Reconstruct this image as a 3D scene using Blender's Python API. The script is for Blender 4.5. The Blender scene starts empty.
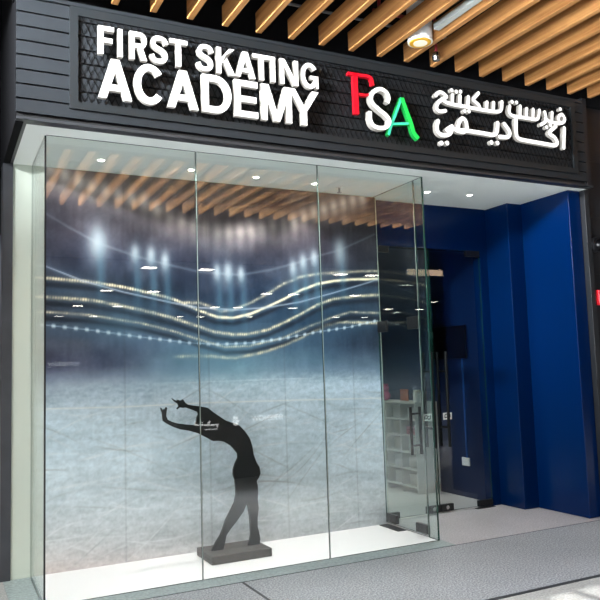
import bpy, bmesh, math, random
import numpy as np
from mathutils import Matrix, Vector

# ------------------------------------------------------------------ camera
scene = bpy.context.scene
COL = scene.collection
random.seed(7)
cam_data = bpy.data.cameras.new('camera')
cam = bpy.data.objects.new('camera', cam_data)
COL.objects.link(cam)
ROT = Matrix(((0.894343, -0.014397, -0.44715),
              (-0.446293, -0.098424, -0.889458),
              (-0.031205, 0.99504, -0.09445)))
cam.matrix_world = Matrix.Translation((0, 0, 1.5)) @ ROT.to_4x4()
cam_data.sensor_width = 36.0
cam_data.lens = 42.9576
cam_data.clip_start = 0.02
scene.camera = cam

# ------------------------------------------------------------------ world, daylight, fill lamps, exposure
scene.view_settings.view_transform = 'Standard'
scene.view_settings.look = 'None'
scene.view_settings.gamma = 1.0
scene.view_settings.exposure = 1.52
try:
    scene.view_settings.use_curve_mapping = False
except Exception:
    pass
scene.cycles.transparent_max_bounces = 32
scene.cycles.max_bounces = 10
scene.cycles.diffuse_bounces = 5
scene.cycles.glossy_bounces = 5
scene.cycles.sample_clamp_indirect = 6.0
world = bpy.data.worlds.new('mall_daylight')
scene.world = world
world.use_nodes = True
bg = world.node_tree.nodes['Background']
bg.inputs['Color'].default_value = (0.86, 0.93, 1.0, 1)
bg.inputs['Strength'].default_value = 0.35


def area_light(name, loc, target, sx, sy, power, color):
    d = bpy.data.lights.new(name, 'AREA')
    d.shape = 'RECTANGLE'
    d.size, d.size_y, d.energy, d.color = sx, sy, power, color
    o = bpy.data.objects.new(name, d)
    COL.objects.link(o)
    o.location = loc
    v = Vector(target) - Vector(loc)
    o.rotation_euler = v.to_track_quat('-Z', 'Y').to_euler()
    return o


area_light('atrium_skylight', (1.5, -2.6, 6.4), (1.5, -2.5, 0), 14, 3.2, 2850, (0.95, 0.98, 1.0))
side = area_light('fascia_fill', (-1.75, 3.2, 3.9), (1.9, 4.8, 3.72), 1.0, 0.2, 58, (0.90, 0.95, 1.0))  # added fill lamp that brightens the left end of the fascia
side.data.spread = math.radians(60)
walk = area_light('slat_fill', (-4.5, -1.6, 1.2), (2.3, -0.1, 4.1), 3.0, 2.0, 200, (0.86, 0.93, 1.0))  # added unseen uplight for the slats and their reflection in the glass
walk.data.spread = math.radians(54)
sun_data = bpy.data.lights.new('sun', 'SUN')
sun_data.energy = 2.6
sun_data.angle = math.radians(0.6)
sun_data.color = (1.0, 0.97, 0.92)
sun = bpy.data.objects.new('sun', sun_data)
COL.objects.link(sun)
SUN_DIR = Vector((0.25, 1.0, -1.0))
sun.rotation_euler = SUN_DIR.to_track_quat('-Z', 'Y').to_euler()

# ------------------------------------------------------------------ measured outlines (metres: x, z)
FIGURE=[(1.645, 1.292), (1.685, 1.267), (1.691, 1.279), (1.715, 1.27), (1.736, 1.279), (1.755, 1.251), (1.775, 1.237), (1.796, 1.231), (1.829, 1.225), (1.874, 1.217), (1.941, 1.203), (1.987, 1.165), (2.043, 1.126), (2.089, 1.094), (2.135, 1.075), (2.179, 1.061), (2.216, 1.042), (2.263, 0.991), (2.292, 0.95), (2.309, 0.92), (2.325, 0.86), (2.335, 0.794), (2.358, 0.732), (2.384, 0.691), (2.392, 0.639), (2.378, 0.605), (2.355, 0.577), (2.364, 0.541), (2.366, 0.486), (2.36, 0.43), (2.368, 0.356), (2.356, 0.285), (2.353, 0.213), (2.366, 0.163), (2.375, 0.107), (2.366, 0.061), (2.33, 0.058), (2.262, 0.059), (2.281, 0.11), (2.291, 0.148), (2.29, 0.22), (2.286, 0.293), (2.275, 0.367), (2.266, 0.41), (2.234, 0.347), (2.173, 0.276), (2.12, 0.223), (2.08, 0.175), (2.063, 0.107), (2.045, 0.051), (1.992, 0.049), (1.941, 0.053), (1.983, 0.123), (2.028, 0.182), (2.049, 0.227), (2.076, 0.294), (2.117, 0.361), (2.157, 0.428), (2.171, 0.491), (2.168, 0.555), (2.163, 0.608), (2.15, 0.645), (2.152, 0.689), (2.168, 0.732), (2.195, 0.782), (2.192, 0.817), (2.159, 0.86), (2.134, 0.886), (2.085, 0.916), (2.039, 0.93), (1.982, 0.932), (1.948, 0.953), (1.903, 0.978), (1.859, 1.002), (1.782, 1.028), (1.716, 1.041), (1.661, 1.063), (1.607, 1.092), (1.572, 1.118), (1.568, 1.141), (1.565, 1.18), (1.558, 1.2), (1.552, 1.223), (1.56, 1.218), (1.568, 1.196), (1.574, 1.21), (1.584, 1.206), (1.598, 1.225), (1.605, 1.217), (1.599, 1.182), (1.596, 1.155), (1.609, 1.126), (1.637, 1.11), (1.684, 1.093), (1.76, 1.079), (1.832, 1.069), (1.844, 1.101), (1.849, 1.13), (1.862, 1.151), (1.856, 1.172), (1.818, 1.19), (1.762, 1.212), (1.729, 1.212), (1.708, 1.217), (1.688, 1.202), (1.686, 1.211), (1.701, 1.228), (1.692, 1.248), (1.668, 1.264)]
ARABIC=[('word_one', [[(3.734, 3.783), (3.756, 3.808), (3.789, 3.821), (3.823, 3.811), (3.849, 3.789), (3.811, 3.764), (3.764, 3.73), (3.74, 3.691), (3.744, 3.66), (3.777, 3.649), (3.832, 3.662)], [(3.795, 3.759), (3.851, 3.737), (3.912, 3.731), (3.989, 3.729), (4.082, 3.729), (4.196, 3.726), (4.289, 3.727), (4.386, 3.73), (4.445, 3.743), (4.469, 3.778), (4.477, 3.834)], [(3.917, 3.815), (3.909, 3.733)], [(3.999, 3.819), (3.99, 3.73)], [(4.092, 3.823), (4.079, 3.729)], [(4.209, 3.876), (4.172, 3.837), (4.144, 3.804), (4.199, 3.769), (4.218, 3.727)], [(4.301, 3.806), (4.29, 3.727)], [(4.378, 3.812), (4.367, 3.73)]], [(3.911, 3.857), (3.96, 3.851), (4.007, 3.858), (4.042, 3.688), (4.089, 3.692)]), ('word_two', [[(4.567, 3.807), (4.556, 3.75), (4.591, 3.72), (4.685, 3.719), (4.789, 3.72), (4.872, 3.721), (4.909, 3.744), (4.929, 3.817)], [(4.694, 3.824), (4.682, 3.722)], [(4.772, 3.811), (4.761, 3.719)], [(4.852, 3.814), (4.839, 3.721)], [(4.996, 3.81), (5.006, 3.756), (4.988, 3.711), (4.935, 3.68)], [(4.997, 3.742), (5.053, 3.725), (5.143, 3.72), (5.217, 3.735), (5.248, 3.775), (5.217, 3.815), (5.174, 3.79), (5.168, 3.756), (5.187, 3.728)], [(5.09, 3.817), (5.077, 3.728)]], [(4.597, 3.851), (4.652, 3.853), (5.199, 3.865), (5.005, 3.664), (5.057, 3.69)]), ('word_three', [[(3.747, 3.561), (3.73, 3.514), (3.736, 3.47), (3.77, 3.444), (3.827, 3.446), (3.871, 3.469), (3.882, 3.498), (3.839, 3.495), (3.893, 3.532)], [(3.867, 3.506), (3.922, 3.511), (3.952, 3.499), (4.02, 3.497)], [(3.956, 3.505), (3.969, 3.569), (4.009, 3.617), (4.048, 3.597), (4.059, 3.53)], [(3.951, 3.507), (4.068, 3.513), (4.225, 3.513), (4.338, 3.511), (4.385, 3.529), (4.404, 3.573), (4.412, 3.629)], [(4.488, 3.631), (4.534, 3.584), (4.548, 3.549), (4.515, 3.511), (4.425, 3.503)], [(4.632, 3.687), (4.625, 3.561), (4.649, 3.516), (4.72, 3.506), (4.858, 3.503), (5.016, 3.5), (5.096, 3.501), (5.13, 3.532), (5.101, 3.578), (5.036, 3.614), (5.126, 3.69)], [(5.235, 3.685), (5.21, 3.49)]], [(3.771, 3.37), (3.832, 3.377), (4.326, 3.44), (4.395, 3.443)])]
FSA={'F': [[(2.935, 3.852), (2.936, 3.707), (2.937, 3.514)], [(2.869, 3.842), (2.982, 3.844), (3.06, 3.846), (3.092, 3.827), (3.102, 3.775)], [(2.963, 3.682), (3.019, 3.683), (3.062, 3.692)]], 'S': [[(3.227, 3.644), (3.242, 3.686), (3.219, 3.734), (3.159, 3.749), (3.096, 3.716), (3.069, 3.661), (3.091, 3.611), (3.153, 3.569), (3.212, 3.532), (3.241, 3.491), (3.211, 3.439), (3.143, 3.42), (3.083, 3.433), (3.055, 3.48), (3.055, 3.548)]], 'Al': [[(3.378, 3.711), (3.324, 3.59), (3.264, 3.462), (3.232, 3.375)], [(3.276, 3.474), (3.362, 3.488), (3.439, 3.5)]], 'Ar': [[(3.381, 3.712), (3.417, 3.617), (3.459, 3.514), (3.489, 3.422), (3.532, 3.38)]]}
ROWS=[[('F', 0.912, 1.029, 3.682, 3.863), ('I', 1.046, 1.087, 3.678, 3.864), ('R', 1.124, 1.257, 3.671, 3.866), ('S', 1.271, 1.404, 3.677, 3.875), ('T', 1.411, 1.55, 3.683, 3.869), ('S', 1.613, 1.743, 3.668, 3.86), ('K', 1.761, 1.914, 3.66, 3.866), ('A', 1.906, 2.079, 3.654, 3.863), ('T', 2.049, 2.202, 3.663, 3.855), ('I', 2.197, 2.243, 3.659, 3.852), ('N', 2.272, 2.438, 3.652, 3.855), ('G', 2.451, 2.613, 3.659, 3.861)], [('A', 0.911, 1.15, 3.361, 3.643), ('C', 1.153, 1.382, 3.36, 3.651), ('A', 1.389, 1.628, 3.364, 3.637), ('D', 1.646, 1.881, 3.363, 3.641), ('E', 1.895, 2.092, 3.367, 3.636), ('M', 2.111, 2.374, 3.365, 3.64), ('Y', 2.335, 2.612, 3.376, 3.619)]]
CURVES={'arch': [(0.72, 3.168), (0.85, 3.106), (0.982, 3.061), (1.109, 3.005), (1.522, 2.937), (1.659, 2.86), (1.79, 2.808), (1.915, 2.773), (2.041, 2.745), (2.18, 2.726), (2.321, 2.726), (2.447, 2.742), (2.565, 2.777), (2.686, 2.802), (2.808, 2.829), (2.933, 2.865), (3.05, 2.92), (3.169, 2.967), (3.278, 3.004), (3.423, 3.054), (3.549, 3.103), (3.793, 3.182)], 'wire': [(0.72, 2.786), (0.911, 2.677), (1.131, 2.566), (1.433, 2.472), (1.688, 2.414), (1.997, 2.355), (2.369, 2.34), (2.663, 2.395), (2.898, 2.459), (3.163, 2.545), (3.405, 2.613), (3.809, 2.791)], 'whiteline': [(0.721, 2.362), (0.835, 2.318), (1.012, 2.25), (1.331, 2.168), (1.753, 2.082), (1.965, 2.046), (2.295, 2.027), (2.624, 2.052), (2.958, 2.106), (3.311, 2.197), (3.694, 2.302), (3.787, 2.334)], 'gold1': [(0.722, 2.267), (1.067, 2.244), (1.226, 2.223), (1.364, 2.202), (1.556, 2.164), (1.753, 2.116), (1.991, 2.016), (2.145, 1.964), (2.294, 1.956), (2.456, 1.992), (2.624, 2.057), (2.785, 2.127), (2.962, 2.213), (3.143, 2.278), (3.316, 2.311), (3.503, 2.331), (3.788, 2.344)], 'bead1': [(1.992, 2.085), (2.174, 2.017), (2.295, 2.027), (2.459, 2.091), (2.627, 2.175), (2.79, 2.27), (2.967, 2.34), (3.146, 2.373), (3.451, 2.402), (3.791, 2.423)], 'gold2': [(0.722, 2.116), (1.066, 2.098), (1.33, 2.052), (1.554, 2.004), (1.751, 1.954), (1.962, 1.886), (2.124, 1.834), (2.29, 1.811), (2.451, 1.814), (2.618, 1.849), (2.779, 1.912), (2.954, 1.991), (3.135, 2.081), (3.309, 2.14), (3.496, 2.162), (3.78, 2.186)], 'gold3': [(0.722, 1.998), (1.066, 1.976), (1.469, 1.912), (1.749, 1.844), (1.986, 1.766), (2.213, 1.702), (2.449, 1.708), (2.774, 1.776), (3.054, 1.884), (3.302, 1.969), (3.49, 2.017), (3.771, 2.01)], 'bead2': [(0.723, 1.896), (1.065, 1.856), (1.468, 1.796), (1.897, 1.741), (2.167, 1.725), (2.449, 1.734), (2.774, 1.771), (3.126, 1.828), (3.483, 1.874), (3.768, 1.932)], 'gold4': [(2.029, 1.628), (2.285, 1.605), (2.495, 1.636), (2.612, 1.661), (2.792, 1.716), (2.947, 1.774), (3.105, 1.842), (3.234, 1.893), (3.376, 1.922), (3.767, 1.912)], 'haze': [(0.722, 2.187), (1.066, 2.122), (1.555, 2.021), (1.989, 1.921), (2.358, 1.894), (2.75, 1.958), (3.166, 2.053), (3.495, 2.133), (3.782, 2.235)], 'icetop': [(0.724, 1.423), (1.064, 1.433), (1.465, 1.451), (1.892, 1.47), (2.301, 1.474), (2.835, 1.475), (3.249, 1.472), (3.745, 1.458)], 'scratch': [(0.724, 1.246), (1.3, 1.231), (1.976, 1.23), (2.927, 1.21), (3.834, 1.186)]}
STARS=[(1.131, 2.566, 1.5), (1.433, 2.497, 0.8), (1.568, 2.482, 0.8), (1.688, 2.439, 0.8), (2.153, 2.36, 0.7), (2.256, 2.363, 0.9), (2.379, 2.349, 0.7), (2.897, 2.421, 0.8), (3.003, 2.481, 0.8), (3.12, 2.524, 0.8), (3.404, 2.603, 1.3)]
MURAL_X=[0.744, 1.471, 2.316, 3.276, 3.743]
MURAL_Z=[[3.153, 3.015, 2.893, 2.651, 2.41, 2.172, 1.936, 1.74, 1.584, 1.429, 1.237, 0.932, 0.555, 0.256, 0.034], [3.227, 3.08, 2.951, 2.694, 2.44, 2.187, 1.937, 1.73, 1.565, 1.402, 1.198, 0.876, 0.478, 0.163, -0.07], [3.312, 3.155, 3.018, 2.744, 2.473, 2.205, 1.938, 1.718, 1.544, 1.37, 1.154, 0.812, 0.389, 0.056, -0.192], [3.409, 3.242, 3.094, 2.802, 2.512, 2.225, 1.94, 1.705, 1.519, 1.333, 1.103, 0.738, 0.289, -0.066, -0.329], [3.457, 3.284, 3.131, 2.83, 2.531, 2.234, 1.941, 1.699, 1.507, 1.316, 1.078, 0.703, 0.24, -0.125, -0.395]]
MURAL_C=[['7c6a67', '695b59', '464047', '383644', '292f41', '303a48', '3c4352', '394052', '373a55', '94a4b3', 'bdd0da', 'c3d7e0', 'b7c6cb', 'b8bebf', 'c5bcb8'], ['74655f', '74675f', '574c4f', '403b42', '242a3c', '212d3c', '334152', '445268', '536277', 'a2b6c4', 'bdd0da', 'c3d7e0', 'b7c6cb', 'b8bebf', 'c5bcb8'], ['615650', '655851', '605652', '494348', '252a39', '212d41', '293d50', '405f73', '6a8a99', 'b2c8d2', 'bdd0da', 'c3d7e0', 'b7c6cb', 'b8bebf', 'c5bcb8'], ['7c716a', '6c605a', '524b4d', '363139', '242532', '283e50', '273c50', '2d3f56', '5f778c', 'b6ccd8', 'bdd0da', 'c3d7e0', 'b7c6cb', 'b8bebf', 'c5bcb8'], ['8d817d', '5b524f', '3e383f', '29282e', '22242d', '263544', '22303f', '273648', '5a7285', 'b0c5d3', 'bdd0da', 'c3d7e0', 'b7c6cb', 'b8bebf', 'c5bcb8']]

# ------------------------------------------------------------------ materials
def srgb(h):
    if isinstance(h, str):
        h = [int(h[i:i + 2], 16) / 255 for i in (0, 2, 4)]
    return tuple((c / 12.92 if c <= 0.04045 else ((c + 0.055) / 1.055) ** 2.4) for c in h)


def new_mat(name):
    m = bpy.data.materials.new(name)
    m.use_nodes = True
    nt = m.node_tree
    return m, nt, nt.nodes['Principled BSDF']


def plain(name, col, rough=0.5, metal=0.0, spec=0.5, noise=0.0, nscale=8.0, coat=0.0):
    m, nt, b = new_mat(name)
    c = srgb(col)
    b.inputs['Base Color'].default_value = (*c, 1)
    b.inputs['Roughness'].default_value = rough
    b.inputs['Metallic'].default_value = metal
    b.inputs['Specular IOR Level'].default_value = spec
    b.inputs['Coat Weight'].default_value = coat
    if noise > 0:
        tc = nt.nodes.new('ShaderNodeTexCoord')
        n = nt.nodes.new('ShaderNodeTexNoise')
        n.inputs['Scale'].default_value = nscale
        n.inputs['Detail'].default_value = 4
        r = nt.nodes.new('ShaderNodeMapRange')
        r.inputs['From Min'].default_value = 0.3
        r.inputs['From Max'].default_value = 0.7
        r.inputs['To Min'].default_value = 1 - noise
        r.inputs['To Max'].default_value = 1 + noise
        mx = nt.nodes.new('ShaderNodeVectorMath')
        mx.operation = 'SCALE'
        mx.inputs[0].default_value = c
        nt.links.new(tc.outputs['Object'], n.inputs['Vector'])
        nt.links.new(n.outputs['Fac'], r.inputs['Value'])
        nt.links.new(r.outputs['Result'], mx.inputs['Scale'])
        nt.links.new(mx.outputs['Vector'], b.inputs['Base Color'])
    return m


def emit(name, col, strength):
    m, nt, b = new_mat(name)
    c = srgb(col)
    b.inputs['Base Color'].default_value = (*(0.35 * k for k in c), 1)
    b.inputs['Roughness'].default_value = 0.4
    b.inputs['Emission Color'].default_value = (*c, 1)
    b.inputs['Emission Strength'].default_value = strength
    return m


def glass_mat(name, tint, rough=0.0, f0=0.055):
    m = bpy.data.materials.new(name)
    m.use_nodes = True
    nt = m.node_tree
    nt.nodes.clear()
    out = nt.nodes.new('ShaderNodeOutputMaterial')
    mix = nt.nodes.new('ShaderNodeMixShader')
    tr = nt.nodes.new('ShaderNodeBsdfTransparent')
    gl = nt.nodes.new('ShaderNodeBsdfGlossy')
    lw = nt.nodes.new('ShaderNodeLayerWeight')
    lw.inputs['Blend'].default_value = 0.5
    p5 = nt.nodes.new('ShaderNodeMath'); p5.operation = 'POWER'; p5.inputs[1].default_value = 5.0
    ma = nt.nodes.new('ShaderNodeMath'); ma.operation = 'MULTIPLY_ADD'
    ma.inputs[1].default_value = 1 - f0; ma.inputs[2].default_value = f0
    tr.inputs['Color'].default_value = (*tint, 1)
    gl.inputs['Color'].default_value = (1, 1, 1, 1)
    gl.inputs['Roughness'].default_value = rough
    nt.links.new(lw.outputs['Facing'], p5.inputs[0])
    nt.links.new(p5.outputs[0], ma.inputs[0])
    nt.links.new(ma.outputs[0], mix.inputs['Fac'])
    nt.links.new(tr.outputs[0], mix.inputs[1])
    nt.links.new(gl.outputs[0], mix.inputs[2])
    nt.links.new(mix.outputs[0], out.inputs['Surface'])
    return m


def terrazzo(name, base, light, dark, scale=60.0, rough=0.38):
    m, nt, b = new_mat(name)
    tc = nt.nodes.new('ShaderNodeTexCoord')
    big = nt.nodes.new('ShaderNodeTexNoise'); big.inputs['Scale'].default_value = 1.1; big.inputs['Detail'].default_value = 4
    sp = nt.nodes.new('ShaderNodeTexNoise'); sp.inputs['Scale'].default_value = scale; sp.inputs['Detail'].default_value = 2
    vo = nt.nodes.new('ShaderNodeTexVoronoi'); vo.inputs['Scale'].default_value = scale * 1.2
    r1 = nt.nodes.new('ShaderNodeValToRGB')
    r1.color_ramp.elements[0].position = 0.36; r1.color_ramp.elements[0].color = (*srgb(dark), 1)
    r1.color_ramp.elements[1].position = 0.66; r1.color_ramp.elements[1].color = (*srgb(light), 1)
    e = r1.color_ramp.elements.new(0.5); e.color = (*srgb(base), 1)
    r2 = nt.nodes.new('ShaderNodeMapRange')
    r2.inputs['From Min'].default_value = 0.3; r2.inputs['From Max'].default_value = 0.7
    r2.inputs['To Min'].default_value = 0.86; r2.inputs['To Max'].default_value = 1.14
    r3 = nt.nodes.new('ShaderNodeMapRange')
    r3.inputs['From Min'].default_value = 0.0; r3.inputs['From Max'].default_value = 0.6
    r3.inputs['To Min'].default_value = 1.22; r3.inputs['To Max'].default_value = 0.90
    s1 = nt.nodes.new('ShaderNodeVectorMath'); s1.operation = 'SCALE'
    s2 = nt.nodes.new('ShaderNodeVectorMath'); s2.operation = 'SCALE'
    for n in (big, sp, vo):
        nt.links.new(tc.outputs['Object'], n.inputs['Vector'])
    nt.links.new(sp.outputs['Fac'], r1.inputs['Fac'])
    nt.links.new(big.outputs['Fac'], r2.inputs['Value'])
    nt.links.new(vo.outputs['Distance'], r3.inputs['Value'])
    nt.links.new(r1.outputs['Color'], s1.inputs[0]); nt.links.new(r2.outputs['Result'], s1.inputs['Scale'])
    nt.links.new(s1.outputs['Vector'], s2.inputs[0]); nt.links.new(r3.outputs['Result'], s2.inputs['Scale'])
    nt.links.new(s2.outputs['Vector'], b.inputs['Base Color'])
    b.inputs['Roughness'].default_value = rough
    return m


def wood_mat(name, a, c):
    m, nt, b = new_mat(name)
    tc = nt.nodes.new('ShaderNodeTexCoord')
    mp = nt.nodes.new('ShaderNodeMapping')
    mp.inputs['Scale'].default_value = (34, 1.1, 34)
    oi = nt.nodes.new('ShaderNodeObjectInfo')
    ad = nt.nodes.new('ShaderNodeVectorMath'); ad.operation = 'ADD'
    sc = nt.nodes.new('ShaderNodeMath'); sc.operation = 'MULTIPLY'; sc.inputs[1].default_value = 40.0
    n = nt.nodes.new('ShaderNodeTexNoise'); n.inputs['Scale'].default_value = 1.0; n.inputs['Detail'].default_value = 5
    n.inputs['Roughness'].default_value = 0.6
    r = nt.nodes.new('ShaderNodeValToRGB')
    r.color_ramp.elements[0].position = 0.32; r.color_ramp.elements[0].color = (*srgb(a), 1)
    r.color_ramp.elements[1].position = 0.68; r.color_ramp.elements[1].color = (*srgb(c), 1)
    nt.links.new(tc.outputs['Object'], mp.inputs['Vector'])
    nt.links.new(oi.outputs['Random'], sc.inputs[0])
    nt.links.new(mp.outputs['Vector'], ad.inputs[0]); nt.links.new(sc.outputs[0], ad.inputs[1])
    nt.links.new(ad.outputs['Vector'], n.inputs['Vector'])
    nt.links.new(n.outputs['Fac'], r.inputs['Fac'])
    nt.links.new(r.outputs['Color'], b.inputs['Base Color'])
    b.inputs['Roughness'].default_value = 0.55
    b.inputs['Specular IOR Level'].default_value = 0.25
    return m


M = {}
M['board'] = plain('charcoal_board', '212427', 0.45, spec=0.25, noise=0.12, nscale=3)
M['handle'] = plain('handle_black', '050506', 0.55, spec=0.25)
M['board_gap'] = plain('board_gap', '060607', 0.7)
M['black'] = plain('black_metal', '121214', 0.38)
M['matt_black'] = plain('matt_black', '0b0b0d', 0.8, spec=0.1)
M['frame'] = plain('sign_frame_metal', '1d2022', 0.42, spec=0.3)
M['mesh'] = plain('expanded_mesh', '040405', 0.7, spec=0.2)
M['channel'] = plain('channel_metal', '2b2d30', 0.35)
M['column'] = plain('column_cladding', '35363a', 0.5, noise=0.18, nscale=5)
M['column_dark'] = plain('column_dark', '17171a', 0.5)
M['column_trim'] = plain('column_trim', '1e2023', 0.5, noise=0.15, nscale=5)
M['channel_white'] = plain('channel_white', 'b4bcb8', 0.45)
M['white_wall'] = plain('white_wall', 'bcc3b5', 0.6)
M['soffit'] = plain('soffit_paint', 'dfe4de', 0.7)
M['blue'] = plain('blue_gloss', '001c48', 0.2, spec=0.2)
M['blue_in'] = plain('blue_inside', '051e46', 0.4)
M['terrazzo'] = terrazzo('terrazzo', '8f9296', 'b8bbbe', '6a6d71', 80.0)
M['terrazzo_fine'] = terrazzo('terrazzo_fine', 'acaaac', 'bdbabc', '9a979a', 70.0, 0.3)
M['tile_light'] = terrazzo('tile_light', 'a2a3a1', 'b0b1af', '949594', 60.0)
M['hall_floor'] = terrazzo('hall_floor', '58595b', '626365', '4e4f51', 40.0)
M['kerb'] = terrazzo('kerb_stone', '93a0a0', '9daaaa', '879494', 40.0)
M['white_floor'] = plain('white_display_floor', 'e4e1e2', 0.45)
M['shop_floor'] = plain('shop_floor', 'd8d6d2', 0.3)
M['joint'] = plain('dark_joint', '2b2d30', 0.5)
M['glass'] = glass_mat('clear_glass', (0.965, 0.985, 0.975))
M['glass_side'] = glass_mat('green_tinted_glass', (0.90, 0.955, 0.945), f0=0.035)
M['glass_door'] = glass_mat('door_glass', (0.90, 0.93, 0.94), f0=0.028)
M['glass_edge'] = plain('glass_edge', '1a3a33', 0.2)
M['silicone'] = plain('silicone', '8f9a94', 0.35)
M['wood'] = wood_mat('oak_slat', '8a5b30', 'b8844f')
M['cutout'] = plain('black_acrylic', '0c0d0f', 0.5)
M['plinth'] = plain('plinth', '47423f', 0.55, noise=0.15, nscale=20)
M['letter_face'] = emit('letter_face', 'fffdf8', 0.46)
M['letter_side'] = emit('letter_side', 'b8b4ac', 0.15)
M['red_face'] = emit('red_face', 'f20a26', 0.30)
M['red_side'] = emit('red_side', 'c80820', 0.12)
M['green_face'] = emit('green_face', '20dc56', 0.30)
M['green_side'] = emit('green_side', '18a848', 0.12)
M['mint_face'] = emit('mint_face', '48e6bc', 0.26)
M['white_paint'] = plain('white_paint', 'e4e4e2', 0.4)
M['chrome'] = plain('chrome', 'c8c8c8', 0.2, metal=1.0)
M['steel'] = plain('brushed_steel', '9a9a98', 0.35, metal=0.9)
M['lens'] = emit('downlight_lens', 'fff8ec', 12.0)
M['lens_warm'] = emit('spot_lens', 'fff4dc', 0.25)
M['gold_ring'] = plain('gold_ring', 'd8a21c', 0.35)
M['led'] = emit('light_panel', 'fff6e4', 6.0)
M['red_pipe'] = plain('red_pipe', '8c2c30', 0.45)
M['grey_pipe'] = plain('grey_pipe', '6e7175', 0.45)
M['red_box'] = plain('red_alarm', 'c01824', 0.4)
M['screen'] = plain('dark_screen', '050507', 0.3, spec=0.3)
M['shelf'] = plain('pale_shelf', 'd6d4cc', 0.5)
M['cream'] = plain('cream_box', 'cdc8b8', 0.6)
M['white_box'] = plain('white_box', 'd8d8d4', 0.6)
M['redcloth'] = plain('red_cloth', 'b4606a', 0.8)
M['pink'] = plain('pink_plush', 'b0406a', 0.8)
M['orange'] = plain('orange_card', 'b8694a', 0.7)
M['sticker'] = plain('white_sticker', 'ecebe6', 0.5)
M['sticker_ink'] = plain('sticker_ink', '1a1a1c', 0.5)
M['kiosk'] = plain('kiosk_panel', '0c0b0a', 0.6)
M['kiosk_mesh'] = plain('kiosk_mesh', '342b25', 0.6)
M['sign_white'] = emit('kiosk_lettering', 'ffffff', 1.5)
M['far_wall'] = plain('far_mall_wall', '38393c', 0.7)
M['neighbour'] = plain('neighbour_wall', '6a6460', 0.7, noise=0.1)


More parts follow.
